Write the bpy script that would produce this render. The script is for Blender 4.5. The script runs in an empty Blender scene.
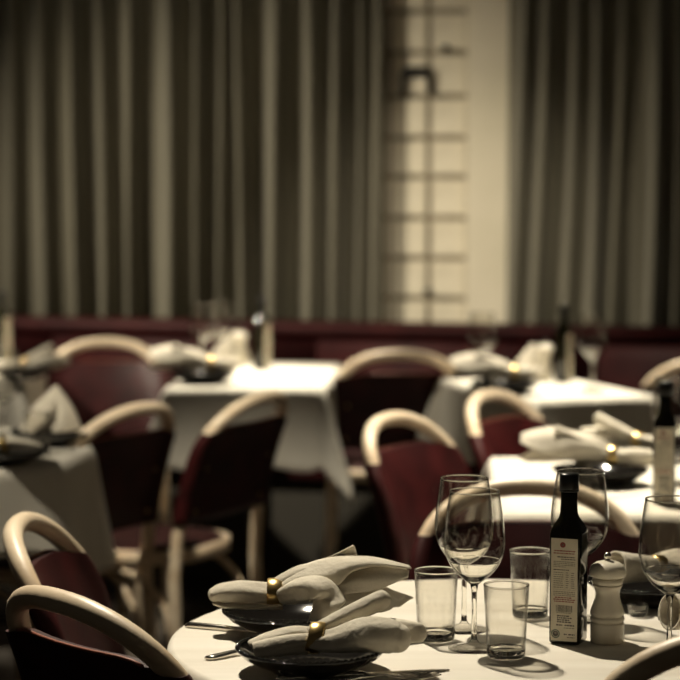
import bpy, math, random
from mathutils import Vector, Matrix
random.seed(7)
S = bpy.context.scene
COL = S.collection
PI = math.pi

# ------------------------------------------------------------------ camera
FPX = 2200.0                      # focal length in pixels of a 680 px wide frame
CAM_Z = 1.34
PITCH = math.atan(170.0 / FPX)
cam = bpy.data.cameras.new('camera')
cam_o = bpy.data.objects.new('camera', cam)
COL.objects.link(cam_o)
cam.sensor_width = 36.0
cam.lens = 36.0 * FPX / 680.0
cam.clip_start = 0.05
cam_o.location = (0, 0, CAM_Z)
cam_o.rotation_euler = (PI / 2 - PITCH, 0, 0)
cam.dof.use_dof = True
cam.dof.focus_distance = 2.74
cam.dof.aperture_fstop = cam.lens / 25.0
S.camera = cam_o

# ------------------------------------------------------------------ world, exposure
S.view_settings.view_transform = 'Standard'
S.view_settings.look = 'None'
S.view_settings.exposure = 0.0
S.view_settings.gamma = 1.0
S.view_settings.use_curve_mapping = False
w = bpy.data.worlds.new('World'); S.world = w
w.use_nodes = True
w.node_tree.nodes['Background'].inputs[0].default_value = (1.0, 0.86, 0.66, 1)
w.node_tree.nodes['Background'].inputs[1].default_value = 0.012
S.cycles.use_denoising = True
S.cycles.max_bounces = 14
S.cycles.transmission_bounces = 14
S.cycles.transparent_max_bounces = 16
S.cycles.sample_clamp_indirect = 6.0

# ------------------------------------------------------------------ ceiling spot lamps over the tables, plus added fill spots
def spot(name, loc, aim, power, angle, blend=0.6, radius=0.035, col=(1.0, 0.89, 0.70)):
    l = bpy.data.lights.new(name, 'SPOT')
    l.energy = power; l.color = col
    l.spot_size = math.radians(angle); l.spot_blend = blend
    l.shadow_soft_size = radius
    o = bpy.data.objects.new(name, l); COL.objects.link(o)
    o.location = loc
    d = Vector(aim) - Vector(loc)
    o.rotation_euler = d.to_track_quat('-Z', 'Y').to_euler()
    return o
spot('spot_or_fill_lamp', (-0.50, 4.00, 2.95), (0.10, 2.78, 0.74), 380, 46, 0.7)
spot('spot_or_fill_lamp', (-1.60, 3.10, 2.90), (-0.90, 4.50, 0.60), 220, 25, 0.8)
spot('spot_or_fill_lamp', (-0.70, 3.70, 2.95), (-0.32, 5.40, 0.45), 330, 24, 0.9)  # added fill for the dark-backed chairs, their legs and the far cloth front
spot('spot_or_fill_lamp', (1.00, 3.45, 2.95), (0.46, 5.15, 0.72), 330, 16, 0.8)  # added front fill for the red leather chair and the far right cloth
spot('spot_or_fill_lamp', (0.35, 4.95, 2.95), (0.60, 4.30, 0.74), 540, 50, 0.8)
spot('spot_or_fill_lamp', (-0.30, 6.75, 2.95), (-0.26, 6.28, 0.74), 560, 27, 0.7)
spot('spot_or_fill_lamp', (0.68, 6.45, 2.95), (0.62, 5.95, 0.74), 560, 27, 0.7)
spot('spot_or_fill_lamp', (-1.25, 6.95, 2.95), (-1.15, 6.55, 0.74), 460, 22, 0.7)
# added unseen spots: one rakes the curtain folds, one brightens the tiled strip
spot('added_wall_spot', (-3.2, 5.7, 2.75), (0.05, 7.6, 0.66), 760, 44, 1.0, 0.05)  # added from the left to bring out the folds
spot('added_wall_spot', (0.80, 3.20, 2.90), (0.36, 7.70, 0.88), 310, 19, 1.0, 0.05)  # added from the front to lift the tiles and pier

# ------------------------------------------------------------------ mesh helpers
class MB:
    def __init__(self): self.v = []; self.f = []; self.m = []; self.mi = 0
    def _add(self, vs, fs):
        b = len(self.v); self.v += [tuple(p) for p in vs]
        self.f += [tuple(b + i for i in f) for f in fs]; self.m += [self.mi] * len(fs)
    def loft(self, rings, closed=True, cap0=False, cap1=False):
        n = len(rings[0]); vs = [p for r in rings for p in r]; fs = []
        for i in range(len(rings) - 1):
            for j in range(n if closed else n - 1):
                k = (j + 1) % n
                fs.append((i * n + j, i * n + k, (i + 1) * n + k, (i + 1) * n + j))
        if cap0: fs.append(tuple(range(n - 1, -1, -1)))
        if cap1: fs.append(tuple((len(rings) - 1) * n + j for j in range(n)))
        self._add(vs, fs)
    def lathe(self, prof, n=40, c=(0, 0, 0)):
        rings = []
        for r, z in prof:
            r = max(r, 1e-5)
            rings.append([(c[0] + r * math.cos(2 * PI * j / n), c[1] + r * math.sin(2 * PI * j / n), c[2] + z) for j in range(n)])
        self.loft(rings, True, prof[0][0] < 1e-4, prof[-1][0] < 1e-4)
    def tube(self, pts, rad, n=12, caps=True, flat=1.0):
        pts = [Vector(p) for p in pts]; rings = []; up = None
        for i, p in enumerate(pts):
            t = (pts[min(i + 1, len(pts) - 1)] - pts[max(i - 1, 0)]).normalized()
            if up is None:
                up = Vector((0, 0, 1)) if abs(t.z) < 0.9 else Vector((0, 1, 0))
            up = (up - t * up.dot(t)).normalized()
            sd = t.cross(up)
            r = rad[i] if isinstance(rad, (list, tuple)) else rad
            rings.append([p + sd * (r * math.cos(2 * PI * j / n)) + up * (r * flat * math.sin(2 * PI * j / n)) for j in range(n)])
        self.loft(rings, True, caps, caps)
    def box(self, c, s, rz=0.0):
        x, y, z = s[0] / 2, s[1] / 2, s[2] / 2
        vs = []
        for a in (-x, x):
            for b in (-y, y):
                for d in (-z, z):
                    vs.append((c[0] + a * math.cos(rz) - b * math.sin(rz), c[1] + a * math.sin(rz) + b * math.cos(rz), c[2] + d))
        self._add(vs, [(0, 1, 3, 2), (4, 6, 7, 5), (0, 4, 5, 1), (2, 3, 7, 6), (0, 2, 6, 4), (1, 5, 7, 3)])
    def quad(self, a, b, c, d): self._add([a, b, c, d], [(0, 1, 2, 3)])
    def build(self, name, mats, parent=None, smooth=True, bevel=0.0, solid=0.0, subsurf=0):
        me = bpy.data.meshes.new(name)
        me.from_pydata(self.v, [], self.f); me.validate()
        for m in (mats if isinstance(mats, (list, tuple)) else [mats]): me.materials.append(m)
        if len(me.polygons) == len(self.m): me.polygons.foreach_set('material_index', self.m)
        me.polygons.foreach_set('use_smooth', [smooth] * len(me.polygons))
        me.update()
        o = bpy.data.objects.new(name, me); COL.objects.link(o)
        if parent is not None: o.parent = parent
        if solid:
            md = o.modifiers.new('solid', 'SOLIDIFY'); md.thickness = solid; md.offset = 0
        if bevel:
            md = o.modifiers.new('bevel', 'BEVEL'); md.width = bevel; md.segments = 2; md.limit_method = 'ANGLE'
        if subsurf:
            md = o.modifiers.new('sub', 'SUBSURF'); md.levels = subsurf; md.render_levels = subsurf
        return o

def tag(o, label=None, cat=None, group=None, kind=None):
    if label: o['label'] = label
    if cat: o['category'] = cat
    if group: o['group'] = group
    if kind: o['kind'] = kind
    return o
def empty(name, loc=(0, 0, 0), rz=0.0):
    o = bpy.data.objects.new(name, None); COL.objects.link(o)
    o.location = loc; o.rotation_euler = (0, 0, rz); o.empty_display_size = 0.05
    return o
def copy_tree(o, parent=None):
    c = o.copy(); COL.objects.link(c); c.parent = parent
    for ch in list(o.children): copy_tree(ch, c)
    return c
class Proto:
    """first use hands out the thing itself, later uses hand out copies"""
    def __init__(self, root): self.root = root; self.used = False
    def place(self, loc, rz, label, group=None):
        o = copy_tree(self.root) if self.used else self.root
        self.used = True
        o.location = loc; o.rotation_euler = (0, 0, rz); o['label'] = label
        if group: o['group'] = group
        elif 'group' in o: del o['group']
        return o
def at(px, py, z):
    """the point at height z that is seen at a photograph pixel"""
    dx, dy = (px - 340) / FPX, (340 - py) / FPX
    d = Vector((dx, math.cos(PITCH) + dy * math.sin(PITCH), -math.sin(PITCH) + dy * math.cos(PITCH)))
    return Vector((0, 0, CAM_Z)) + d * ((z - CAM_Z) / d.z)
def atY(px, py, Y):
    dx, dy = (px - 340) / FPX, (340 - py) / FPX
    d = Vector((dx, math.cos(PITCH) + dy * math.sin(PITCH), -math.sin(PITCH) + dy * math.cos(PITCH)))
    return Vector((0, 0, CAM_Z)) + d * (Y / d.y)

# ------------------------------------------------------------------ materials
def mat(name, col, rough=0.5, metal=0.0, **kw):
    m = bpy.data.materials.new(name); m.use_nodes = True
    b = m.node_tree.nodes['Principled BSDF']
    b.inputs['Base Color'].default_value = (*col, 1)
    b.inputs['Roughness'].default_value = rough
    b.inputs['Metallic'].default_value = metal
    for k, v in kw.items(): b.inputs[k].default_value = v
    return m
def vary(m, c1, c2, scale=(8, 8, 8), detail=4, bump=0.0, bscale=None, lo=0.35, hi=0.65, dist=0.002):
    nt = m.node_tree; b = nt.nodes['Principled BSDF']
    tc = nt.nodes.new('ShaderNodeTexCoord'); mp = nt.nodes.new('ShaderNodeMapping')
    mp.inputs['Scale'].default_value = scale
    nt.links.new(tc.outputs['Object'], mp.inputs[0])
    n = nt.nodes.new('ShaderNodeTexNoise'); n.inputs['Scale'].default_value = 1.0; n.inputs['Detail'].default_value = detail
    nt.links.new(mp.outputs[0], n.inputs['Vector'])
    r = nt.nodes.new('ShaderNodeValToRGB')
    r.color_ramp.elements[0].position = lo; r.color_ramp.elements[0].color = (*c1, 1)
    r.color_ramp.elements[1].position = hi; r.color_ramp.elements[1].color = (*c2, 1)
    nt.links.new(n.outputs['Fac'], r.inputs[0]); nt.links.new(r.outputs[0], b.inputs['Base Color'])
    if bump:
        n2 = nt.nodes.new('ShaderNodeTexNoise'); n2.inputs['Scale'].default_value = bscale or 200; n2.inputs['Detail'].default_value = 2
        nt.links.new(tc.outputs['Object'], n2.inputs['Vector'])
        bp = nt.nodes.new('ShaderNodeBump'); bp.inputs['Strength'].default_value = bump; bp.inputs['Distance'].default_value = dist
        nt.links.new(n2.outputs['Fac'], bp.inputs['Height']); nt.links.new(bp.outputs[0], b.inputs['Normal'])
    return m
M = {}
M['wood'] = vary(mat('pale_bentwood', (.7, .55, .36), .42), (.68, .53, .36), (.84, .71, .53), (6, 6, 30), 5, .15, 120)
M['top'] = vary(mat('bleached_wood', (.8, .74, .62), .5), (.72, .67, .57), (.84, .80, .71), (2.0, 26, 26), 6, .12, 90, .3, .7)
M['leather'] = vary(mat('maroon_leather', (.05, .008, .008), .46, **{'Specular IOR Level': .32}), (.024, .0030, .0034), (.048, .0060, .0064), (14, 14, 14), 4, .25, 420)
M['leather_edge'] = mat('leather_edge', (.30, .10, .06), .5)
M['seat'] = vary(mat('seat_leather', (.03, .012, .011), .65), (.022, .008, .008), (.045, .014, .013), (12, 12, 12), 4, .25, 380)
M['seat'].node_tree.nodes['Principled BSDF'].inputs['Specular IOR Level'].default_value = .2
M['cloth'] = vary(mat('white_tablecloth', (.84, .80, .70), .85), (.78, .74, .64), (.88, .84, .74), (5, 5, 5), 3, .15, 500)
M['napkin'] = vary(mat('linen_napkin', (.60, .54, .43), .85), (.58, .53, .43), (.68, .63, .52), (30, 30, 30), 4, .30, 110, dist=.006)
M['brass'] = mat('brass', (.80, .58, .25), .28, 1.0)
M['steel'] = mat('steel', (.72, .69, .62), .18, 1.0)
M['plate'] = mat('black_glaze', (.008, .007, .006), .10)
M['bottle'] = mat('dark_bottle_glass', (.010, .009, .004), .09)
M['bottle'].node_tree.nodes['Principled BSDF'].inputs['Specular IOR Level'].default_value = .5
M['cap'] = mat('black_cap', (.008, .008, .008), .3)
M['label'] = vary(mat('paper_label', (.70, .64, .50), .6), (.66, .60, .46), (.74, .68, .54), (60, 60, 60))
M['print_dark'] = mat('print_dark', (.07, .055, .045), .6)
M['print_red'] = mat('print_red', (.28, .05, .035), .6)
M['print_grey'] = mat('print_grey', (.28, .24, .18), .6)
M['print_green'] = mat('print_green', (.05, .09, .075), .6)
M['ceramic'] = mat('cream_ceramic', (.74, .69, .57), .22)
M['floor'] = vary(mat('dark_floor', (.03, .024, .017), .45), (.018, .014, .010), (.04, .031, .021), (1.2, 10, 1), 5, .2, 60)
M['curtain'] = vary(mat('olive_curtain', (.20, .19, .13), .75), (.108, .098, .067), (.150, .137, .095), (14, 14, 1.2), 4, .25, 420)
M['curtain'].node_tree.nodes['Principled BSDF'].inputs['Sheen Weight'].default_value = .35
M['tile'] = vary(mat('cream_tile', (.66, .60, .46), .38), (.60, .54, .41), (.70, .64, .50), (7, 7, 7), 3, .1, 60)
M['grout'] = mat('grout', (.24, .20, .14), .9)
M['plaster'] = vary(mat('plaster', (.62, .57, .44), .8), (.58, .53, .40), (.66, .60, .47), (3, 3, 3), 4, .1, 80)
M['dark_wall'] = mat('dark_wall', (.05, .045, .035), .9)
M['banquette'] = vary(mat('banquette_leather', (.085, .012, .012), .6, **{'Specular IOR Level': .2}), (.026, .004, .0045), (.045, .007, .007), (8, 8, 8), 4, .2, 260)
M['iron'] = mat('black_iron', (.015, .014, .013), .5, .6)
def glass(name, thin, tint=(1, 1, 1)):
    m = bpy.data.materials.new(name); m.use_nodes = True
    nt = m.node_tree; nt.nodes.remove(nt.nodes['Principled BSDF'])
    if thin:      # thin blown wall: straight transmission darkening with path length, Schlick mirror
        t = nt.nodes.new('ShaderNodeBsdfTransparent')
        g = nt.nodes.new('ShaderNodeBsdfGlossy'); g.inputs['Roughness'].default_value = 0.0
        lw = nt.nodes.new('ShaderNodeLayerWeight'); lw.inputs['Blend'].default_value = 0.5
        pw = nt.nodes.new('ShaderNodeMath'); pw.operation = 'POWER'; pw.inputs[1].default_value = 3.6
        fr = nt.nodes.new('ShaderNodeMath'); fr.operation = 'MULTIPLY_ADD'; fr.inputs[1].default_value = .90; fr.inputs[2].default_value = .035
        nt.links.new(lw.outputs['Facing'], pw.inputs[0]); nt.links.new(pw.outputs[0], fr.inputs[0])
        p2 = nt.nodes.new('ShaderNodeMath'); p2.operation = 'POWER'; p2.inputs[1].default_value = 5.0
        nt.links.new(lw.outputs['Facing'], p2.inputs[0])
        ab = nt.nodes.new('ShaderNodeMix'); ab.data_type = 'RGBA'
        ab.inputs['A'].default_value = (*tint, 1); ab.inputs['B'].default_value = (.12, .115, .10, 1)
        nt.links.new(p2.outputs[0], ab.inputs['Factor']); nt.links.new(ab.outputs['Result'], t.inputs['Color'])
        mx = nt.nodes.new('ShaderNodeMixShader')
        nt.links.new(fr.outputs[0], mx.inputs[0]); nt.links.new(t.outputs[0], mx.inputs[1]); nt.links.new(g.outputs[0], mx.inputs[2])
        nt.links.new(mx.outputs[0], nt.nodes['Material Output'].inputs[0])
    else:
        g = nt.nodes.new('ShaderNodeBsdfGlass'); g.inputs['IOR'].default_value = 1.48
        g.inputs['Color'].default_value = (*tint, 1); g.inputs['Roughness'].default_value = 0.0
        nt.links.new(g.outputs[0], nt.nodes['Material Output'].inputs[0])
    return m
M['thin'] = glass('thin_glass', True, (.97, .965, .95))
M['glass'] = glass('clear_glass', False, (.985, .98, .96))

# ------------------------------------------------------------------ setting
TABLE_Z = 0.74
m = MB(); m.box((0, 5.0, -0.05), (9, 12, 0.1)); tag(m.build('floor', M['floor'], smooth=False), kind='structure')
WY = math.radians(-13.0)                      # the rear wall runs nearer on the right
WC = Vector((0.0, 7.78, 0.0))
wdir = Vector((math.cos(WY), math.sin(WY), 0)); wnor = Vector((math.sin(WY), -math.cos(WY), 0))   # wnor points to the room
wall = empty('wall_back', WC, WY); tag(wall, kind='structure')
m = MB(); m.box((0, 0.11, 1.6), (6.4, 0.10, 3.2)); m.build('backing', M['dark_wall'], wall, smooth=False)

def wall_u(px, off):
    """distance along the rear wall where the vertical plane `off` in front of it is met by a photograph column"""
    k = (px - 340) / FPX
    # point = WC + wdir*u + wnor*off ; x = k*y (small pitch ignored)
    bx, by = WC.x + wnor.x * off, WC.y + wnor.y * off
    return (k * by - bx) / (wdir.x - k * wdir.y)

# tiled strip and plaster pier seen between the curtains
u0, u1, u2 = wall_u(372, 0.0), wall_u(467, 0.0), wall_u(512, -0.02)
m = MB(); m.box(((u0 - .2 + u1) / 2, 0.04, 1.6), (u1 - u0 + .2, 0.03, 3.2)); m.build('grout_bed', M['grout'], wall, smooth=False)
m = MB(); m.box(((u1 + u2 + .25) / 2, 0.02, 1.6), (u2 + .25 - u1, 0.09, 3.2)); m.build('pier', M['plaster'], wall, smooth=False, bevel=.006)
rows = [atY(428, y, 7.75).z for y in (-28, 12, 53, 97, 138, 177, 218, 258, 298, 338, 378)]
cu = [u0 - .17, wall_u(388, 0), wall_u(428, 0), u1]
tile_cache = {}
for i in range(len(rows) - 1):
    for j in range(3):
        wd, ht = cu[j + 1] - cu[j] - .018, rows[i] - rows[i + 1] - .020
        key = (j, i)
        mm = MB(); mm.box((0, 0, 0), (wd, .018, ht))
        t = mm.build('tile', M['tile'], wall, smooth=False, bevel=.003)
        t.location = ((cu[j] + cu[j + 1]) / 2, 0.018 + random.uniform(-.002, .002), (rows[i] + rows[i + 1]) / 2)
# small dark iron hook plate and pegs on the tiles
hk = empty('wall_hook', WC + wdir * wall_u(416, 0) + wnor * 0.0, WY)
zb = atY(416, 96, 7.75).z; zt = atY(416, 70, 7.75).z; hw = .048
m = MB(); m.tube([(-hw, 0, zb), (-hw, -.012, zt - .02), (-hw * .7, -.014, zt), (hw * .7, -.014, zt), (hw, -.012, zt - .02), (hw, 0, zb)], .010, 8); m.build('hook_bar', M['iron'], hk)
m = MB(); m.box((0, .004, zt - .012), (.085, .010, .03)); m.build('back_plate', M['iron'], hk, smooth=False)
tag(hk, 'small dark arched iron hook on the cream tiles between the curtains', 'hook')
for px, py, lab in ((445, 50, 'upper'), (428, 291, 'lower')):
    p = atY(px, py, 7.75)
    mm = MB(); mm.lathe([(0, 0), (.014, 0), (.014, .006), (.007, .010), (.006, .028), (.010, .034), (0, .036)], 14)
    o = mm.build('wall_peg', M['iron']); o.location = WC + wdir * wall_u(px, 0) + wnor * -.006; o.location.z = p.z
    o.rotation_euler = (PI / 2, 0, WY)
    tag(o, '%s of two small dark pegs on the cream tiled wall strip' % lab, 'peg', 'pegs on the tiles')

def curtain(name, ua, ub, peaks, label, seed, lean=0.0):
    rnd = random.Random(seed)
    n = int((ub - ua) / .006); zs = [0.02 + 3.1 * k / 26 for k in range(27)]
    rings = []
    ph = [rnd.uniform(0, 6.28) for _ in range(len(peaks))]
    for z in zs:
        ring = []
        for i in range(n + 1):
            u = ua + (ub - ua) * i / n
            h = 0.0
            for k, (pu, wd, am) in enumerate(peaks):
                c = pu + .010 * math.sin(z * 1.7 + ph[k]) + lean * (z - 1.0)
                dd = (u - c) / (wd * .78)
                h = max(h, am * math.exp(-dd * dd)) if False else h + 1.35 * am * math.exp(-dd * dd)
            h = .14 * math.tanh(h / .14)
            ring.append((u, -.05 - h + .004 * math.sin(u * 70 + z), z))
        rings.append(ring)
    m = MB(); m.loft(rings, closed=False)
    o = m.build(name, M['curtain'], solid=.003); o.location = WC; o.rotation_euler = (0, 0, WY)
    tag(o, label, 'curtain', 'full-height curtains')
    return o
def peaks_from(lst):
    return [(wall_u(px, .12), wd, am) for px, wd, am in lst]
L = [(-330, .035, .06), (-280, .03, .07), (-225, .04, .06), (-180, .03, .07), (-130, .04, .06), (-85, .03, .07), (-40, .03, .07)]
L += [(10, .026, .06), (44, .030, .07), (75, .022, .075), (101, .026, .06), (132, .024, .08), (168, .040, .075), (198, .020, .07), (219, .020, .05),
      (240, .024, .075), (275, .042, .085), (308, .034, .085), (336, .028, .080), (356, .016, .035), (373, .014, .018)]
curtain('curtain', wall_u(-380, .15), wall_u(378, .15), peaks_from(L), 'wide olive-grey curtain in deep folds filling the left of the rear wall', 3)
R_ = [(516, .022, .05), (536, .030, .05), (566, .022, .035), (590, .022, .06), (612, .03, .03), (650, .022, .075), (672, .02, .04)]
R_ += [(700, .03, .07), (740, .03, .06), (785, .035, .07), (830, .03, .06), (880, .035, .07), (930, .03, .07)]
curtain('curtain', wall_u(503, .15), wall_u(960, .15), peaks_from(R_), 'darker olive-grey curtain hanging right of the pale tiled strip', 5, .02)

# banquette
bq = empty('banquette', WC + wnor * 0.225, WY)
def rbox(m, c, s, r=.03, n=5):
    """box with rounded cross-section (in y,z) along x"""
    ring = []
    for qx, qz, a0 in ((1, 1, 0), (-1, 1, PI / 2), (-1, -1, PI), (1, -1, 1.5 * PI)):
        for k in range(n):
            a = a0 + PI / 2 * k / (n - 1)
            ring.append((qx * (s[1] / 2 - r) + r * math.cos(a), qz * (s[2] / 2 - r) + r * math.sin(a)))
    m.loft([[(c[0] + sx * s[0] / 2, c[1] + y, c[2] + z) for y, z in ring] for sx in (-1, 1)], True, True, True)
BZ = 0.80
for k in range(-3, 3):
    m = MB(); rbox(m, (k * .95 + .475, -.07, .575), (.945, .13, .40), .05); m.build('back_cushion', M['banquette'], bq)
    m = MB(); rbox(m, (k * .95 + .475, -.32, .40), (.945, .40, .12), .04); m.build('seat_cushion', M['banquette'], bq)
m = MB(); rbox(m, (0, -.07, BZ), (5.7, .15, .05), .024); m.build('top_roll', M['banquette'], bq)
m = MB(); m.box((0, -.25, .17), (5.7, .42, .34)); m.build('base', M['dark_wall'], bq, smooth=False)
tag(bq, 'long maroon leather banquette below the curtains along the rear wall', 'banquette')

# ------------------------------------------------------------------ chair
def sgnpow(v, e): return math.copysign(abs(v) ** e, v)
SEAT_Z = .45
HOOP = [(.200, -.215, 0.0), (.196, -.205, .20), (.190, -.195, .40), (.187, -.203, .50), (.183, -.222, .60), (.180, -.247, .68)]
def hoop_xy(z):
    for (x0, y0, z0), (x1, y1, z1) in zip(HOOP, HOOP[1:]):
        if z <= z1:
            t = (z - z0) / (z1 - z0); return x0 + (x1 - x0) * t, y0 + (y1 - y0) * t
    x, y, z0 = HOOP[-1]; rz = min(z - z0, .134)
    return x * (1 - (rz / .135) ** 2.3) ** (1 / 2.3), y - rz * (.35 + .28 * rz / .135)
CHAIR_TOP = (0.0, -.332, .815)
def make_chair():
    root = empty('bentwood_chair'); tag(root, 'x', 'chair')
    left = [(-x, y, z) for x, y, z in HOOP]; right = [(x, y, z) for x, y, z in reversed(HOOP)]
    arch = []
    x0, y0, z0 = HOOP[-1]
    for k in range(1, 28):
        t = PI - PI * k / 28
        cx = sgnpow(math.cos(t), 2 / 2.3) * x0; rz = sgnpow(math.sin(t), 2 / 2.3) * .135
        arch.append((cx, y0 - rz * (.35 + .28 * rz / .135), z0 + rz))
    # smooth legs
    def dens(p):
        out = []
        for a, b in zip(p, p[1:]):
            for q in range(4): out.append(tuple(a[i] + (b[i] - a[i]) * q / 4 for i in range(3)))
        out.append(p[-1]); return out
    m = MB(); m.tube(dens(left) + arch + dens(right), .0150, 14)
    m.build('bentwood_hoop', M['wood'], root)
    # leather sleeve stretched round the two uprights
    NZ = 12
    EDGE = [(.0185, .0035), (.0160, .0110), (.0100, .0165), (.0, .0188), (-.0120, .0172), (-.0240, .0120), (-.0400, .0085)]
    half = [(e, t, None) for e, t in EDGE] + [(None, .0078, .62), (None, .0075, .36), (None, .0075, .12)]
    cols = [(-1, h) for h in half] + [(1, h) for h in reversed(half)]
    NX = len(cols) - 1
    rings = []
    for i in range(NZ + 1):
        f = i / NZ
        loop = []
        for side in (0, 1):
            for sg, (e, th, q) in (cols if side == 0 else cols[::-1]):
                s0 = q if q is not None else (.18 + e) / .18
                mid = max(0.0, 1 - min(1, s0) ** 2)
                z = .530 + f * (.214 + .014 * min(1, mid * 2.0))
                hx, hy = hoop_xy(z)
                x = sg * (hx + e if q is None else hx * q)
                y = hy - .026 * mid * (0.6 + .4 * f)
                loop.append((x, y - th if side == 0 else y + th, z))
        rings.append(loop)
    m = MB(); m.loft(rings, True, True, False)
    top = rings[-1]; n = len(top)
    # close the top with a narrow strip
    b = len(m.v); m.v += top
    h = NX + 1
    for j in range(NX):
        m.f.append((b + j, b + j + 1, b + n - 2 - j, b + n - 1 - j)); m.m.append(0)
    bk = m.build('backrest', M['leather'], root)
    m = MB(); m.tube([(p[0], p[1], p[2] + .001) for p in top[5:NX - 4]], .0022, 6); m.build('edge_piping', M['leather_edge'], bk)
    for sx in (-1, 1):
        for zz in (.56, .66):
            hx, hy = hoop_xy(zz)
            m = MB(); m.lathe([(0, 0), (.005, 0), (.0045, .002), (.002, .0035), (0, .004)], 10)
            r = m.build('rivet', M['brass'], bk); r.location = (sx * (hx - .034), hy - .0150, zz); r.rotation_euler = (PI / 2, 0, 0)
    # seat
    def se(t, a, e=2.6): return (sgnpow(math.cos(t), 2 / e) * a, sgnpow(math.sin(t), 2 / e) * a)
    ring = [se(2 * PI * k / 44, .190) for k in range(44)]
    prof = [(.965, .425), (1.0, .428), (1.0, .458), (.965, .460), (.93, .458), (.93, .425)]
    m = MB(); m.loft([[(x * q, y * q, z) for x, y in ring] for q, z in prof + [prof[0]]]); m.build('seat_frame', M['wood'], root)
    m = MB(); m.loft([[(x * q, y * q, z) for x, y in ring] for q, z in ((.92, .43), (.925, .455), (.88, .464), (.6, .462), (.3, .458), (.02, .457))], True, True, True); m.build('seat', M['seat'], root)
    for sx in (-1, 1):
        m = MB(); m.tube([(sx * .165, .165, .43), (sx * .172, .178, .2), (sx * .178, .188, 0)], [.0155, .0145, .012], 12); m.build('leg', M['wood'], root)
        pts = []
        for k in range(15):
            t = PI * k / 14
            pts.append((sx * (.180 - .006 * math.sin(t)), .170 * -math.cos(t) - .01, .24 + .175 * math.sin(t) ** .8))
        m = MB(); m.tube(pts, .009, 8); m.build('brace', M['wood'], root)
    return root
chair = Proto(make_chair())
G_CH = 'bentwood chairs with leather backs'
def put_chair(px, py, r_deg, label, z=CHAIR_TOP[2] + .013):
    p = at(px, py, z); r = math.radians(r_deg)
    off = Matrix.Rotation(r, 3, 'Z') @ Vector((0, CHAIR_TOP[1], 0))
    return chair.place((p.x - off.x, p.y - off.y, 0), r, label, G_CH)
put_chair(56, 590, -49, 'maroon leather and pale bentwood chair cut by the lower left corner, nearest of all')
put_chair(18, 516, -93, 'pale bentwood chair seen edge-on behind the nearest left chair, turned to the front table')
put_chair(527, 479, 180, 'bentwood chair whose wide hoop stands right behind the olive oil bottle')
rc = put_chair(772, 643, 10, 'bentwood chair whose hoop rises at the lower right corner of the photo')
rc.scale = (1.03, 1.03, 1.03)
put_chair(141, 403, 57, 'dark-backed chair beside the round clothed table at left, its back leaning right')
put_chair(266, 391, 63, 'dark-backed chair with its hoop in front of the far white table beside the bottle')
put_chair(388, 413, -120, 'chair with red leather and bright hoop, left one of two facing the table at right')
put_chair(486, 390, -120, 'chair with bright red leather and hoop in front of the far right white table')
put_chair(108, 338, 176, 'dim brown-hooped chair against the banquette at left, behind the round table')
put_chair(400, 350, 3, 'dim brown-hooped chair in the middle of the rear row, between two far tables')
put_chair(712, 357, 5, 'dim chair half cut by the right edge beside the far right table')

# ------------------------------------------------------------------ tables
def make_table(R, topmat, square=None):
    root = empty('table'); tag(root, 'x', 'table')
    m = MB()
    if square:
        m.box((0, 0, TABLE_Z - .018), (square[0], square[1], .030)); m.build('tabletop', topmat, root, smooth=False, bevel=.004)
    else:
        m.lathe([(0, TABLE_Z - .03), (R - .012, TABLE_Z - .03), (R - .002, TABLE_Z - .024), (R, TABLE_Z - .012), (R - .003, TABLE_Z - .003), (R - .010, TABLE_Z), (0, TABLE_Z)], 96)
        m.build('tabletop', topmat, root, smooth=True)
    m = MB(); m.lathe([(0, .02), (.035, .02), (.035, .66), (.12, .70), (.12, .709), (0, .709)], 20); m.build('column', M['iron'], root)
    m = MB(); m.lathe([(0, 0), (.2, 0), (.2, .010), (.06, .025), (0, .025)], 32); m.build('base', M['iron'], root)
    return root
def cloth_round(R, half, rot, drop_max, folds, seed):
    rnd = random.Random(seed); NA = 160; ph = [rnd.uniform(0, 6.28) for _ in range(3)]
    rings = []
    inner = [0.001, R * .3, R * .6, R * .9, R * .985]
    for r in inner: rings.append([(r * math.cos(2 * PI * j / NA), r * math.sin(2 * PI * j / NA), .0035) for j in range(NA)])
    for k in range(12):
        f = k / 11; ring = []
        for j in range(NA):
            a = 2 * PI * j / NA
            c = max(abs(math.cos(a - rot)), abs(math.sin(a - rot)))
            ext = min(half / c - R, drop_max)
            o = ext * f
            fold = .5 + .5 * math.sin(folds * a + ph[0] + .8 * math.sin(2 * a + ph[1]))
            r = R + .006 * min(1, o / .01) + min(o, .35) * (.03 + .16 * fold * fold)
            z = .0035 - max(0, o - .004)
            ring.append((r * math.cos(a), r * math.sin(a), z))
        rings.append(ring)
    m = MB(); m.loft(rings); return m
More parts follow.
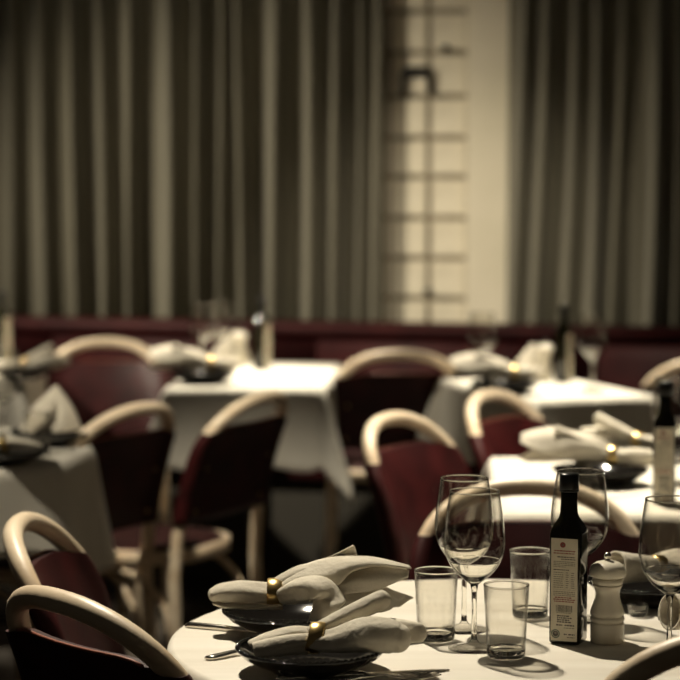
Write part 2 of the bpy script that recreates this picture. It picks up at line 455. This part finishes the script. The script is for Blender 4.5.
def cloth_square(sx, sy, ov, seed):
    rnd = random.Random(seed); m = MB(); NB = 16
    per = []      # (corner/edge boundary point, outward dir, drop)
    cs = [(1, 1, 0), (-1, 1, PI / 2), (-1, -1, PI), (1, -1, 1.5 * PI)]
    for ci, (qx, qy, a0) in enumerate(cs):
        for k in range(9):
            a = a0 + PI / 2 * k / 8
            drop = ov / max(abs(math.cos(a)), abs(math.sin(a)))
            per.append((qx * sx / 2, qy * sy / 2, a, drop, 1.0))
        nx, ny, _ = cs[(ci + 1) % 4]
        for k in range(1, NB):
            t = k / NB
            per.append((qx * sx / 2 * (1 - t) + nx * sx / 2 * t, qy * sy / 2 * (1 - t) + ny * sy / 2 * t, a0 + PI / 2, ov * (1 + .05 * math.sin(9 * t)), 0.0))
    rings = []
    for q in (.01, .5, .9): rings.append([(x * q, y * q, .004) for x, y, a, d, c in per])
    for k in range(13):
        f = k / 12; ring = []
        for i, (x, y, a, d, c) in enumerate(per):
            o = d * f
            if c: r = .006 * min(1, o / .01) + o * (.10 + .30 * math.sin((a % (PI / 2)) * 2))
            else: r = .006 * min(1, o / .01) + o * (.06 + .035 * math.sin(i * .9))
            ring.append((x + r * math.cos(a), y + r * math.sin(a), .004 - max(0, o - .004)))
        rings.append(ring)
    m.loft(rings, True, True); return m

NEAR_C = (.203, 2.785); NEAR_R = .425
t = make_table(NEAR_R, M['top']); t.location = (*NEAR_C, 0)
tag(t, 'round pale-topped table in front, set with glasses, oil bottle and plates', 'table', 'tables')
def cloth_table(c, R=None, sq=None, rot=0.0, label='', clabel='', seed=1, **kw):
    t = make_table(R, M['wood'], sq); t.location = (c[0], c[1], 0); t.rotation_euler = (0, 0, rot)
    tag(t, label, 'table', 'tables')
    m = cloth_round(R, kw['half'], kw.get('crot', .4), kw['drop'], kw.get('folds', 9), seed) if R else cloth_square(sq[0] + .008, sq[1] + .008, kw['drop'], seed)
    o = m.build('tablecloth', M['cloth'], solid=.0015); o.location = (c[0], c[1], TABLE_Z + .0005); o.rotation_euler = (0, 0, rot)
    tag(o, clabel, 'tablecloth', 'white tablecloths')
cloth_table((-.955, 4.68), R=.42, half=.60, drop=.27, crot=.75, folds=7, seed=2,
            label='round table under a white cloth at the left edge, next to two dark chairs', clabel='white cloth on the round table at the left edge')
cloth_table((.70, 4.14), sq=(.80, .76), drop=.25, rot=math.radians(-3), seed=4,
            label='square table under a white cloth at the right edge, behind the wide chair hoop', clabel='white cloth on the right-edge table behind the wide chair hoop')
cloth_table((-.235, 6.39), sq=(.42, .80), drop=.22, rot=math.radians(-4), seed=3,
            label='small far table under a white cloth, left of the middle by the banquette', clabel='overhanging white cloth on the far table left of the middle')
cloth_table((.562, 6.03), sq=(.33, .64), drop=.22, rot=math.radians(20), seed=6,
            label='small far table under a white cloth, on the right by the banquette', clabel='overhanging white cloth on the far table at right')
cloth_table((-1.13, 6.62), sq=(.46, .60), drop=.22, rot=math.radians(-4), seed=8,
            label='far table at the left edge by the banquette, mostly out of view', clabel='white cloth of the far table cut off by the left edge')

# ------------------------------------------------------------------ tableware builders
def make_wine_glass():
    root = empty('wine_glass'); tag(root, 'x', 'wine glass')
    m = MB(); m.lathe([(0, 0), (.0315, 0), (.0330, .0010), (.0315, .0022), (.018, .0042), (.007, .0075), (.0042, .012), (0, .012)], 48); m.build('foot', M['thin'], root)
    m = MB(); m.lathe([(0, .0121), (.0041, .0121), (.0034, .022), (.0031, .050), (.0034, .072), (.0050, .0815), (0, .0815)], 20); m.build('stem', M['glass'], root)
    out = [(0, .0816), (.0052, .0816), (.0085, .0845), (.0160, .0900), (.0240, .0975), (.0315, .108), (.0362, .119), (.0384, .130), (.0386, .139), (.0378, .151), (.0361, .166), (.0340, .181), (.0313, .198)]
    inn = [(.0303, .1985), (.0330, .181), (.0351, .166), (.0368, .151), (.0376, .139), (.0374, .130), (.0352, .1195), (.0305, .1092), (.0230, .0995), (.0150, .0930), (.0075, .0892), (0, .0880)]
    def sm(p):
        o = []
        for i in range(len(p) - 1):
            a = p[max(i - 1, 0)]; b = p[i]; c = p[i + 1]; d = p[min(i + 2, len(p) - 1)]
            for q in range(3):
                t = q / 3
                o.append(tuple(max(0, .5 * ((2 * b[k]) + (-a[k] + c[k]) * t + (2 * a[k] - 5 * b[k] + 4 * c[k] - d[k]) * t * t + (-a[k] + 3 * b[k] - 3 * c[k] + d[k]) * t ** 3)) for k in (0, 1)))
        o.append(p[-1]); return o
    m = MB(); m.lathe([out[0]] + sm(out[1:]) + [(.0309, .1990)] + sm(inn), 56); m_r = MB(); m_r.lathe([(.0302, .1990), (.0313, .1990), (.0315, .1998), (.0312, .2006), (.0304, .2006), (.0301, .1998), (.0302, .1990)], 56); m_r.build('rim', M['glass'], root)
    m.m = [1 if sum(m.v[q][2] for q in f) / len(f) < .112 else 0 for f in m.f]; m.build('bowl', [M['thin'], M['glass']], root)
    return root
def make_tumbler():
    root = empty('tumbler'); tag(root, 'x', 'tumbler')
    m = MB(); m.lathe([(0, .001), (.019, 0), (.0225, .0006), (.0238, .003), (.0242, .0115), (.0222, .0118), (.019, .0098), (0, .0090)], 48); m.build('base', M['glass'], root)
    m = MB(); m.lathe([(.0242, .0116), (.0250, .030), (.0265, .060), (.0281, .0885), (.0270, .0885), (.0253, .060), (.0238, .030), (.0229, .0116), (.0242, .0116)], 48); m.build('wall', M['thin'], root)
    m = MB(); m.lathe([(.0269, .0886), (.0282, .0886), (.0285, .0897), (.0281, .0908), (.0271, .0908), (.0267, .0897), (.0269, .0886)], 48); m.build('rim', M['glass'], root)
    return root
def make_bottle():
    root = empty('oil_bottle'); tag(root, 'x', 'bottle')
    def ring(h, z, e):
        n = 40; out = []
        for k in range(n):
            t = 2 * PI * (k + .5) / n
            out.append((sgnpow(math.cos(t), 2 / e) * h, sgnpow(math.sin(t), 2 / e) * h, z))
        return out
    a = .0205
    rings = [ring(a - .003, 0, 6), ring(a - .001, .0012, 9), ring(a, .004, 10), ring(a, .140, 10), ring(a - .0008, .146, 8), ring(a - .004, .153, 5), ring(.0128, .160, 3), ring(.0112, .166, 2.2), ring(.0106, .180, 2), ring(.0106, .196, 2)]
    m = MB(); m.loft(rings, True, True, True); body = m.build('bottle_body', M['bottle'], root)
    m = MB(); m.lathe([(0, .1962), (.0118, .1962), (.0124, .198), (.0124, .2145), (.0115, .2165), (0, .2165)], 28); cap = m.build('cap', M['cap'], root)
    m = MB(); m.lathe([(.0122, .1935), (.0127, .1940), (.0127, .1958), (.0122, .1963)], 28); m.build('collar', M['cap'], root)
    # label on the -y face
    yl = -a - .0003; hw = .0172; z0, z1 = .005, .136
    lb = MB(); lb.box((0, yl, (z0 + z1) / 2), (2 * hw, .0005, z1 - z0)); lab = lb.build('label', M['label'], root, smooth=False)
    p = MB(); yp = yl - .00035
    def rect(x0, x1, za, zb, mi):
        p.mi = mi; p.quad((x0, yp, za), (x1, yp, za), (x1, yp, zb), (x0, yp, zb))
    def disc(cx, cz, r, mi, n=20, r0=0):
        p.mi = mi
        for k in range(n):
            t0, t1 = 2 * PI * k / n, 2 * PI * (k + 1) / n
            p.quad((cx + r0 * math.cos(t0), yp, cz + r0 * math.sin(t0)), (cx + r * math.cos(t0), yp, cz + r * math.sin(t0)), (cx + r * math.cos(t1), yp, cz + r * math.sin(t1)), (cx + r0 * math.cos(t1), yp, cz + r0 * math.sin(t1)))
    rnd = random.Random(11)
    def line(z, h, x0, x1, mi, gap=.0007, wl=(.0012, .0042)):
        x = x0
        while x < x1 - .0006:
            e = min(x + rnd.uniform(*wl), x1); rect(x, e, z, z + h, mi); x = e + gap
    disc(-.002, .128, .0036, 1, r0=.0012); disc(-.002, .128, .0011, 0)
    line(.1195, .0016, -.013, .014, 1); line(.1165, .0014, -.014, .013, 1)
    line(.1118, .0014, -.009, .014, 0); line(.1092, .0011, -.004, .015, 0)
    for k in range(4): line(.1060 - k * .0022, .0010, -.014, .014 - .012 * (k == 3), 2)
    line(.0955, .0012, -.014, .006, 0)
    for k in range(8):
        z = .0920 - k * .0027
        line(z, .0011, -.014, -.001, 2); line(z, .0011, .002, .006, 2, wl=(.003, .004)); line(z, .0011, .009, .0135, 2, wl=(.003, .0045))
    for x in (.0008, .0076): rect(x, x + .0002, .0715, .0938, 2)
    rect(-.0145, .0145, .0707, .0710, 2)
    for k in range(3): line(.0675 - k * .0023, .0011, -.014, .014, 2)
    line(.0600, .0014, -.012, .010, 1); line(.0575, .0014, -.014, .014, 1); line(.0550, .0013, -.013, .013, 1)
    x = -.0105
    while x < .0105:
        wd = rnd.choice((.0003, .0004, .0007)); rect(x, x + wd, .0425, .0510, 0); x += wd + rnd.choice((.0003, .0005))
    line(.0408, .0010, -.010, .010, 2)
    for k in range(4): line(.0365 - k * .0026, .0016, -.009, .007 + .003 * (k % 2), 0)
    line(.0245, .0018, -.010, -.002, 0); line(.0245, .0018, .001, .014, 0); line(.0215, .0011, .0, .014, 2)
    disc(-.0108, .0140, .0056, 3, r0=.0043); disc(-.0108, .0140, .0036, 4); disc(-.0108, .0148, .0012, 5)
    line(.0130, .0017, .0, .004, 0); line(.0130, .0017, .006, .014, 0); line(.0095, .0013, .004, .014, 2)
    p.build('label_print', [M['print_dark'], M['print_red'], M['print_grey'], M['print_green'], M['print_dark'], M['label']], lab, smooth=False)
    return root
def make_mill():
    root = empty('pepper_mill'); tag(root, 'x', 'pepper mill')
    m = MB(); m.lathe([(0, 0), (.0205, 0), (.0214, .001), (.0216, .0235), (.0210, .0252), (.0190, .0258), (.0190, .0268), (.0212, .0278), (.0220, .0300), (.0214, .0325), (.0192, .0334), (.0192, .0344), (.0213, .0354), (.0219, .0385), (.0208, .0430), (.0180, .0500), (.0160, .0570), (.0155, .0630), (.0163, .0680), (.0180, .0715), (.0192, .0728), (.0192, .0738), (.0176, .0744), (.0176, .0752), (.0197, .0762), (.0200, .0790), (.0193, .0815), (.0178, .0825), (0, .0828)], 44)
    m.build('body', M['ceramic'], root)
    m = MB(); m.lathe([(0, .0832), (.0188, .0832), (.0222, .0852), (.0235, .0890), (.0230, .0935), (.0205, .0985), (.0150, .1025), (.0070, .1045), (0, .1048)], 44); m.build('head', M['ceramic'], root)
    m = MB(); m.lathe([(0, .1049), (.0045, .1049), (.0026, .1062), (.0026, .1075), (.0042, .1090), (.0046, .1115), (.0036, .1140), (.0018, .1152), (0, .1155)], 20); m.build('knob', M['steel'], root)
    return root
def make_plate(R=.091):
    root = empty('plate'); tag(root, 'x', 'plate')
    m = MB(); m.lathe([(0, .004), (.040, .004), (.042, 0), (.046, 0), (.050, .004), (.068, .011), (.082, .019), (R - .002, .0262), (R, .0280), (R - .001, .0292), (R - .004, .0286), (.080, .0235), (.066, .0150), (.050, .0090), (.030, .0075), (0, .0072)], 64)
    m.build('dish', M['plate'], root)
    # beaded, glossy rim
    m = MB()
    for k in range(64):
        t = 2 * PI * k / 64; c = (math.cos(t) * (R - .003), math.sin(t) * (R - .003), .0288)
        m.lathe([(0, -.0022), (.0030, -.0012), (.0036, .0006), (.0022, .0024), (0, .0030)], 6, c)
    m.build('beaded_rim', M['plate'], root)
    return root

def lobe(m, pts, sec, n=28, pleat=.06, k=5, ph=0.0, end='fold', roll=0.0):
    pl = pleat
    """folded-cloth lobe: loft along pts with (half width, half height) sections, end turned in like a hem"""
    # resample smoothly
    def cr(a, b, c, d, t): return tuple(.5 * (2 * b[i] + (c[i] - a[i]) * t + (2 * a[i] - 5 * b[i] + 4 * c[i] - d[i]) * t * t + (3 * b[i] - a[i] - 3 * c[i] + d[i]) * t ** 3) for i in range(len(b)))
    P = []; Q = []
    for i in range(len(pts) - 1):
        ia, id_ = max(i - 1, 0), min(i + 2, len(pts) - 1)
        for q in range(6):
            P.append(Vector(cr(pts[ia], pts[i], pts[i + 1], pts[id_], q / 6))); Q.append(cr(sec[ia], sec[i], sec[i + 1], sec[id_], q / 6))
    P.append(Vector(pts[-1])); Q.append(sec[-1])
    rings = []
    N = len(P)
    def ring(i, s=1.0, back=0.0):
        t = (P[min(i + 1, N - 1)] - P[max(i - 1, 0)]).normalized()
        up = Vector((0, 0, 1)); up = (up - t * up.dot(t)).normalized(); sd = t.cross(up)
        out = []; f = i / (N - 1); pleat = pl * (1 + 1.6 * (1 - f) ** 2)
        cr_, sr = math.cos(roll * f), math.sin(roll * f)
        for j in range(n):
            a = 2 * PI * j / n
            g = s * (1 + pleat * math.sin(k * a + ph + 2.2 * f) + pleat * .5 * math.sin((k * 2 + 1) * a - ph))
            x, y = math.cos(a) * Q[i][0] * g, math.sin(a) * Q[i][1] * g
            x, y = x * cr_ - y * sr, x * sr + y * cr_
            out.append(P[i] + sd * x + up * y - t * back)
        return out
    for i in range(N): rings.append(ring(i))
    if end == 'fold':
        rings += [ring(N - 1, .93, -.0012), ring(N - 1, .84, .001), ring(N - 1, .70, .008), ring(N - 1, .45, .014)]
    else:
        rr = min(Q[-1]) * .9
        rings += [ring(N - 1, .95, -.28 * rr), ring(N - 1, .82, -.56 * rr), ring(N - 1, .58, -.80 * rr), ring(N - 1, .25, -.95 * rr)]
    m.loft(rings, True, True, True)
def ring_band(m, c, rx, rz, wd, tilt=0.0):
    rr = []
    for q, off in ((1.0, -wd / 2), (1.05, -wd / 2 + .001), (1.05, wd / 2 - .001), (1.0, wd / 2), (.93, wd / 2), (.93, -wd / 2), (1.0, -wd / 2)):
        rr.append([(c[0] + off + tilt * math.sin(2 * PI * j / 36) * rz, c[1] + rx * q * math.cos(2 * PI * j / 36), c[2] + rz * q * math.sin(2 * PI * j / 36)) for j in range(36)])
    m.loft(rr)
def make_napkin_a():
    """slim tail to the left, ring, one roll rising and two lobes resting over the plate's right rim"""
    root = empty('napkin'); tag(root, 'x', 'napkin')
    m = MB()
    lobe(m, [(.012, -.004, .036), (-.020, -.006, .034), (-.048, -.008, .030), (-.068, -.010, .026)], [(.013, .013), (.017, .013), (.018, .012), (.014, .010)], pleat=.05, k=3, end='fold')
    lobe(m, [(.010, .006, .044), (-.020, .008, .046), (-.050, .004, .040), (-.072, .0, .033)], [(.010, .006), (.013, .007), (.015, .006), (.011, .004)], pleat=.05, k=2, ph=1, end='round')
    lobe(m, [(-.004, .004, .042), (.030, .010, .057), (.062, .014, .072), (.086, .016, .083)], [(.010, .009), (.012, .0115), (.013, .0122), (.012, .0118)], pleat=.035, k=2, ph=.4, end='round')
    lobe(m, [(-.004, -.006, .036), (.028, -.014, .038), (.064, -.024, .047), (.092, -.030, .047), (.104, -.032, .045)], [(.011, .011), (.018, .015), (.024, .021), (.023, .021), (.019, .0175)], pleat=.05, k=3, ph=2.0, end='round', roll=.5)
    lobe(m, [(.004, .004, .036), (.05, .008, .042), (.095, .002, .046), (.130, -.008, .047)], [(.012, .010), (.022, .015), (.020, .016), (.010, .012)], pleat=.07, k=3, ph=.8, end='round')
    m.build('linen', M['napkin'], root, subsurf=1)
    m = MB(); ring_band(m, (.004, 0, .0395), .0205, .0185, .018, .25); m.build('napkin_ring', M['brass'], root)
    return root
def sheet(m, A, B, bulge=(0, 0, 0), n=18, k=12, wr=.0012, ph=0.0):
    """cloth surface between two edge curves, bowed by bulge and lightly wrinkled"""
    def samp(C, t):
        C = [Vector(c) for c in C]; x = t * (len(C) - 1); i = min(int(x), len(C) - 2); u = x - i
        a, b, c, d = C[max(i - 1, 0)], C[i], C[i + 1], C[min(i + 2, len(C) - 1)]
        return .5 * (2 * b + (c - a) * u + (2 * a - 5 * b + 4 * c - d) * u * u + (3 * b - a - 3 * c + d) * u ** 3)
    bl = Vector(bulge); rings = []
    for i in range(n + 1):
        t = i / n; a, b = samp(A, t), samp(B, t); ring = []
        for j in range(k + 1):
            f = j / k
            p = a + (b - a) * f + bl * (4 * f * (1 - f)) * (.35 + .65 * math.sin(PI * min(1, .15 + t)))
            p += Vector((0, 0, 1)) * wr * math.sin(5 * f + 7 * t + ph) + Vector((0, 1, 0)) * wr * math.sin(9 * f - 4 * t + ph)
            ring.append(p)
        rings.append(ring)
    m.loft(rings, closed=False)
def make_napkin_b():
    """big fanned napkin: rounded tail, ring, tall flap, wide open leaves and a front lobe"""
    root = empty('napkin'); tag(root, 'x', 'napkin')
    m = MB()
    lobe(m, [(-.010, 0, .052), (-.040, 0, .053), (-.066, 0, .055), (-.090, -.002, .055), (-.100, -.003, .053)], [(.017, .015), (.020, .016), (.021, .0165), (.019, .0135), (.016, .0105)], pleat=.05, k=2, end='round')
    lobe(m, [(-.012, -.006, .042), (-.045, -.008, .040), (-.080, -.008, .040), (-.100, -.006, .043)], [(.013, .006), (.016, .006), (.015, .005), (.010, .003)], pleat=.05, k=2, ph=1, end='round')
    lobe(m, [(-.024, 0, .054), (-.004, .002, .060), (.020, .004, .066), (.050, .006, .068), (.080, .006, .062)], [(.015, .014), (.022, .020), (.028, .025), (.026, .022), (.016, .016)], pleat=.07, k=4, ph=1.2, end='round')
    lobe(m, [(-.016, -.008, .050), (.010, -.026, .063), (.036, -.042, .068), (.046, -.050, .054), (.036, -.056, .034), (.026, -.058, .024)], [(.011, .011), (.018, .017), (.022, .017), (.024, .016), (.018, .013), (.008, .007)], pleat=.05, k=2, ph=.9, end='round')
    body = m.build('linen', M['napkin'], root, subsurf=1)
    s_ = MB()
    # tall narrow flap at the back
    sheet(s_, [(-.016, .008, .062), (.030, .020, .090), (.080, .020, .113)], [(-.010, .020, .056), (.040, .034, .076), (.086, .028, .098)], (0, .004, .006))
    # wide top leaf: ridge to front hem, ridge to back
    ridge = [(-.018, 0, .066), (.012, .002, .088), (.050, .004, .101), (.100, .002, .1015), (.150, -.004, .090)]
    sheet(s_, ridge, [(-.014, -.014, .056), (.018, -.026, .068), (.056, -.036, .068), (.078, -.040, .090), (.108, -.034, .099), (.155, -.014, .090)], (0, -.008, .005), ph=.5)
    sheet(s_, ridge, [(-.014, .016, .052), (.020, .036, .060), (.060, .046, .060), (.105, .044, .062), (.150, .026, .078)], (0, .010, .008), ph=1.5)
    # second leaf tucked under the first, its hem a little lower
    rid2 = [(.040, -.010, .070), (.072, -.018, .084), (.108, -.018, .091), (.152, -.012, .086)]
    sheet(s_, rid2, [(.056, -.036, .057), (.085, -.036, .062), (.115, -.032, .067), (.150, -.020, .078)], (0, -.006, .002), ph=2.2)
    # lower leaves spreading towards the glass
    sheet(s_, [(.030, -.006, .074), (.070, -.008, .074), (.110, -.012, .070), (.146, -.014, .052)], [(.046, -.030, .040), (.080, -.034, .036), (.110, -.032, .036), (.128, -.026, .040)], (0, -.010, .0), ph=.2)
    sheet(s_, [(.040, .010, .070), (.080, .012, .068), (.120, .008, .060), (.158, .004, .046)], [(.050, -.010, .046), (.090, -.014, .044), (.120, -.012, .040), (.140, -.006, .038)], (0, -.006, .006), ph=.9)
    s_.build('fan', M['napkin'], root, solid=.0022)
    m = MB(); ring_band(m, (-.022, 0, .0535), .0215, .0195, .020, .0); m.build('napkin_ring', M['brass'], root)
    return root
def make_napkin_c():
    """napkin rolled to an open tube, the free end laid flat"""
    root = empty('napkin'); tag(root, 'x', 'napkin')
    m = MB(); rings = []
    for i in range(13):
        f = i / 12; ring = []
        for j in range(40):
            a = -0.6 + 2 * PI * 1.25 * j / 39
            r = (.0235 - .0035 * j / 39) * (1 - .35 * f)
            ring.append((-.070 + .085 * f + .004 * math.sin(a), r * math.cos(a) * .95, .054 - .010 * f + r * math.sin(a)))
        rings.append(ring)
    m.loft(rings, closed=False); m.build('rolled_end', M['napkin'], root, solid=.0022)
    m = MB()
    sheet(m, [(.010, .004, .062), (.05, .010, .066), (.10, .010, .060), (.135, .006, .052)], [(.008, -.020, .042), (.05, -.034, .036), (.10, -.040, .036), (.140, -.030, .036)], (0, -.006, .006))
    sheet(m, [(.010, .004, .062), (.05, .010, .066), (.10, .010, .060), (.135, .006, .052)], [(.010, .020, .042), (.05, .040, .036), (.10, .046, .036), (.140, .030, .036)], (0, .006, .006), ph=1)
    sheet(m, [(.010, -.004, .056), (.05, -.004, .052), (.10, -.006, .050), (.150, -.012, .046)], [(.010, -.016, .040), (.05, -.044, .035), (.10, -.052, .034), (.156, -.040, .034)], (0, -.004, .004), ph=2)
    m.build('linen', M['napkin'], root, solid=.0022)
    m = MB(); ring_band(m, (.010, 0, .046), .0185, .0175, .016); m.build('napkin_ring', M['brass'], root)
    return root
def make_napkin_d():
    """napkin folded to a tall leaning point"""
    root = empty('napkin'); tag(root, 'x', 'napkin')
    m = MB(); ap = (.010, .0, .128)
    sheet(m, [(-.070, -.012, .030), (-.040, -.008, .085), ap], [(-.040, -.034, .030), (.0, -.022, .062), (.016, -.002, .120)], (0, -.008, .0))
    sheet(m, [(.066, -.006, .030), (.044, -.004, .080), ap], [(-.002, -.036, .030), (.010, -.020, .066), (.010, -.004, .118)], (0, -.008, .0), ph=1)
    sheet(m, [(-.066, .006, .030), (-.036, .006, .084), ap], [(.066, .010, .030), (.046, .010, .080), (.014, .002, .126)], (0, .016, .0), ph=2)
    m.build('linen', M['napkin'], root, solid=.0022)
    return root
def make_knife():
    m = MB()
    pts = []; 
    def sec(x, w, h): return [(x, -w, 0.0008), (x, -w * .6, h), (x, w * .6, h), (x, w, .0008), (x, w * .6, 0.0), (x, -w * .6, 0.0)]
    m.loft([sec(-.105, .0040, .004), sec(-.100, .0062, .006), sec(-.06, .0052, .0062), sec(-.012, .0042, .0055), sec(.0, .0048, .005), sec(.006, .0075, .0022), sec(.05, .0092, .0018), sec(.09, .0080, .0016), sec(.108, .0018, .0012)], True, True, True)
    return tag(m.build('table_knife', M['steel']), 'x', 'knife')
def make_fork():
    root = empty('table_fork'); tag(root, 'x', 'fork')
    m = MB()
    def sec(x, w, z, h=.0025): return [(x, -w, z), (x, -w * .5, z + h), (x, w * .5, z + h), (x, w, z), (x, w * .5, z - .0004), (x, -w * .5, z - .0004)]
    m.loft([sec(-.100, .0050, .001, .003), sec(-.09, .0085, .001, .0035), sec(-.05, .0048, .003, .004), sec(.0, .0028, .007, .004), sec(.03, .0030, .008, .003), sec(.042, .0090, .006, .002), sec(.056, .0115, .003, .002)], True, True, True)
    m.build('handle', M['steel'], root)
    for k in range(4):
        y = -.0095 + k * .00633
        t = MB(); t.tube([(.055, y, .0040), (.075, y, .0020), (.090, y * .95, .0028), (.100, y * .9, .0045)], [.0018, .0017, .0014, .0007], 6); t.build('tine', M['steel'], root)
    return root

P_wine, P_tum, P_bot, P_mill, P_plate = Proto(make_wine_glass()), Proto(make_tumbler()), Proto(make_bottle()), Proto(make_mill()), Proto(make_plate())
P_na, P_nb, P_nc, P_nd, P_knife, P_fork = Proto(make_napkin_a()), Proto(make_napkin_b()), Proto(make_napkin_c()), Proto(make_napkin_d()), Proto(make_knife()), Proto(make_fork())
TZ = TABLE_Z + .0003
CZ = TABLE_Z + .0056        # on a tablecloth
def put(P, px, py, label, rz=0.0, z=TZ, group=None):
    p = at(px, py, TABLE_Z); return P.place((p.x, p.y, z), rz, label, group)
GW, GT = 'stemmed wine glasses', 'straight tumblers'
# --- front table
put(P_wine, 474, 649, 'empty wine glass in front of the others, its foot beside the nearest tumbler', group=GW)
put(P_wine, 464, 630, 'wine glass close behind the foremost wine glass, above the left tumbler', group=GW)
put(P_wine, 579, 620, 'wine glass standing directly behind the olive oil bottle', group=GW)
put(P_wine, 669, 661, 'wine glass at the right edge of the front table', group=GW)
put(P_tum, 506, 657, 'nearest empty tumbler, beside the foot of the foremost wine glass', group=GT)
put(P_tum, 436, 640, 'tumbler just right of the fanned napkin, left of the wine glasses', group=GT)
put(P_tum, 530, 617, 'tumbler standing behind left of the olive oil bottle', group=GT)
put(P_bot, 568, 642, 'square dark olive oil bottle with printed paper label beside the cream mill', rz=math.radians(-21), group='square olive oil bottles')
put(P_mill, 607, 642, 'cream ceramic pepper mill right of the labelled bottle on the front table', rz=.4, group='cream pepper mills')
def setting(px, py, plabel, P, nlabel, nrz=0.0, z=TZ, nd=(0, 0), zr=0.0, ngroup='linen napkins in brass rings'):
    p = at(px, py, TABLE_Z)
    P_plate.place((p.x, p.y, max(z, TZ)), zr, plabel, 'black glazed plates')
    return P.place((p.x + nd[0], p.y + nd[1], z + .0005), nrz, nlabel, 'pointed napkins' if P is P_nd else ngroup)
setting(311, 671, 'nearest black glazed plate with beaded rim, under the slim rolled napkin', P_na, 'linen napkin in a brass ring on the nearest black plate', 0.0)
setting(292, 632, 'black glazed plate second from the front, under the big fanned napkin', P_nb, 'large fanned linen napkin in a brass ring, overhanging the second plate', 0.0, z=TZ - .004)
setting(652, 602, 'black plate behind the cream mill, under a napkin with a round open end', P_nc, 'linen napkin with round open end peeking out behind the cream mill', math.radians(35))
setting(748, 648, 'black plate at the right edge under a napkin, mostly out of view', P_nc, 'linen napkin end poking in at the right edge in front of a wine glass', math.radians(30), nd=(-.045, -.01))
def cut(P, a, b, label, group='steel cutlery', flip=False):
    p, q = at(*a, TABLE_Z), at(*b, TABLE_Z); d = q - p
    mid = p + d.normalized() * .105
    return P.place((mid.x, mid.y, TZ + .0005), math.atan2(d.y, d.x) + (PI if flip else 0), label, group)
cut(P_knife, (186, 627), (300, 638), 'steel knife reaching the table edge just left of the fanned napkin plate')
cut(P_fork, (203, 661), (300, 645), 'steel fork whose thin end shows left of the nearest black plate', flip=False)
cut(P_knife, (447, 671), (330, 678), 'steel knife lying in front of the nearest plate, tip to the right', flip=True)
cut(P_fork, (442, 677), (330, 688), 'steel fork in front of the nearest plate, nearest the bottom edge', flip=True)

m = MB(); m.lathe([(0, .001), (.010, 0), (.013, .004), (.0145, .016), (.0135, .0165), (.011, .006), (0, .005)], 8)
o = m.build('sparkle_dish', M['glass'], smooth=False); p = at(638, 616, TABLE_Z); o.location = (p.x, p.y, TZ)  # glass dish added to give a sparkle of unclear origin
tag(o, 'tiny faceted glass dish added for a sparkle behind the cream mill', 'dish')

# --- right table behind the chair hoop
put(P_bot, 664, 505, 'dark oil bottle with pale label at the right edge, on the second table', rz=math.radians(-10), z=CZ, group='square olive oil bottles')
setting(600, 487, 'black plate on the second table behind the wide chair hoop', P_nb, 'napkin fanned out on the second table, above the wide chair hoop', math.radians(170), z=CZ)
setting(640, 463, 'black plate at the back of the right-edge table behind the labelled bottle', P_na, 'napkin at the back of the right-edge table behind the labelled bottle', math.radians(150), z=CZ)
put(P_wine, 671, 485, 'wine glass behind the labelled bottle at the right edge, on the second table', z=CZ, group=GW)
# --- round table at the left edge
setting(52, 447, 'black plate near the right side of the left-edge round table', P_nd, 'napkin folded to a tall point on the left-edge round table', math.radians(10), z=CZ)
setting(5, 466, 'black plate at the front of the left-edge round table', P_na, 'napkin on the front plate of the left-edge round table', math.radians(190), z=CZ)
put(P_wine, 4, 443, 'wine glass with a bright glint on the left-edge round table', z=CZ, group=GW)
put(P_tum, 38, 458, 'tumbler on the left-edge round table between the two black plates', z=CZ, group=GT)
# --- far table left of the middle
put(P_bot, 262, 371, 'dark oil bottle on the far table left of the middle, with a round glint', rz=math.radians(58), z=CZ, group='square olive oil bottles')
put(P_mill, 240, 368, 'cream pepper mill beside the bottle on the far table left of the middle', z=CZ, group='cream pepper mills')
put(P_wine, 203, 373, 'left wine glass of two on the far table left of the middle', z=CZ, group=GW)
put(P_wine, 219, 369, 'right wine glass of two on the far table left of the middle', z=CZ, group=GW)
setting(203, 385, 'black plate at the left end of the far table left of the middle', P_nb, 'white napkin overhanging the left end of the far table left of the middle', math.radians(185), z=CZ)
put(P_nd, 231, 365, 'pointed napkin rising behind the cream mill on the far table left of the middle', math.radians(-10), z=CZ - .028, group='pointed napkins')
# --- far right table
put(P_bot, 563, 384, 'dark oil bottle on the far right table in front of the right curtain', rz=math.radians(58), z=CZ, group='square olive oil bottles')
put(P_mill, 545, 383, 'cream pepper mill beside the bottle on the far right table', z=CZ, group='cream pepper mills')
put(P_wine, 482, 387, 'left wine glass of two on the far right table', z=CZ, group=GW)
put(P_wine, 592, 392, 'right wine glass of two on the far right table', z=CZ, group=GW)
setting(505, 395, 'black plate at the left end of the far right table', P_nb, 'white napkin overhanging the left end of the far right table', math.radians(185), z=CZ)
put(P_nd, 530, 380, 'pointed napkin rising behind the cream mill on the far right table', math.radians(20), z=CZ - .028, group='pointed napkins')
# --- far left
put(P_bot, 3, 362, 'dark oil bottle at the far left edge in front of the curtain', rz=math.radians(58), z=CZ, group='square olive oil bottles')
setting(22, 380, 'black plate on the far table at the left edge', P_na, 'bright white napkin on the far table at the left edge', 0.2, z=CZ)
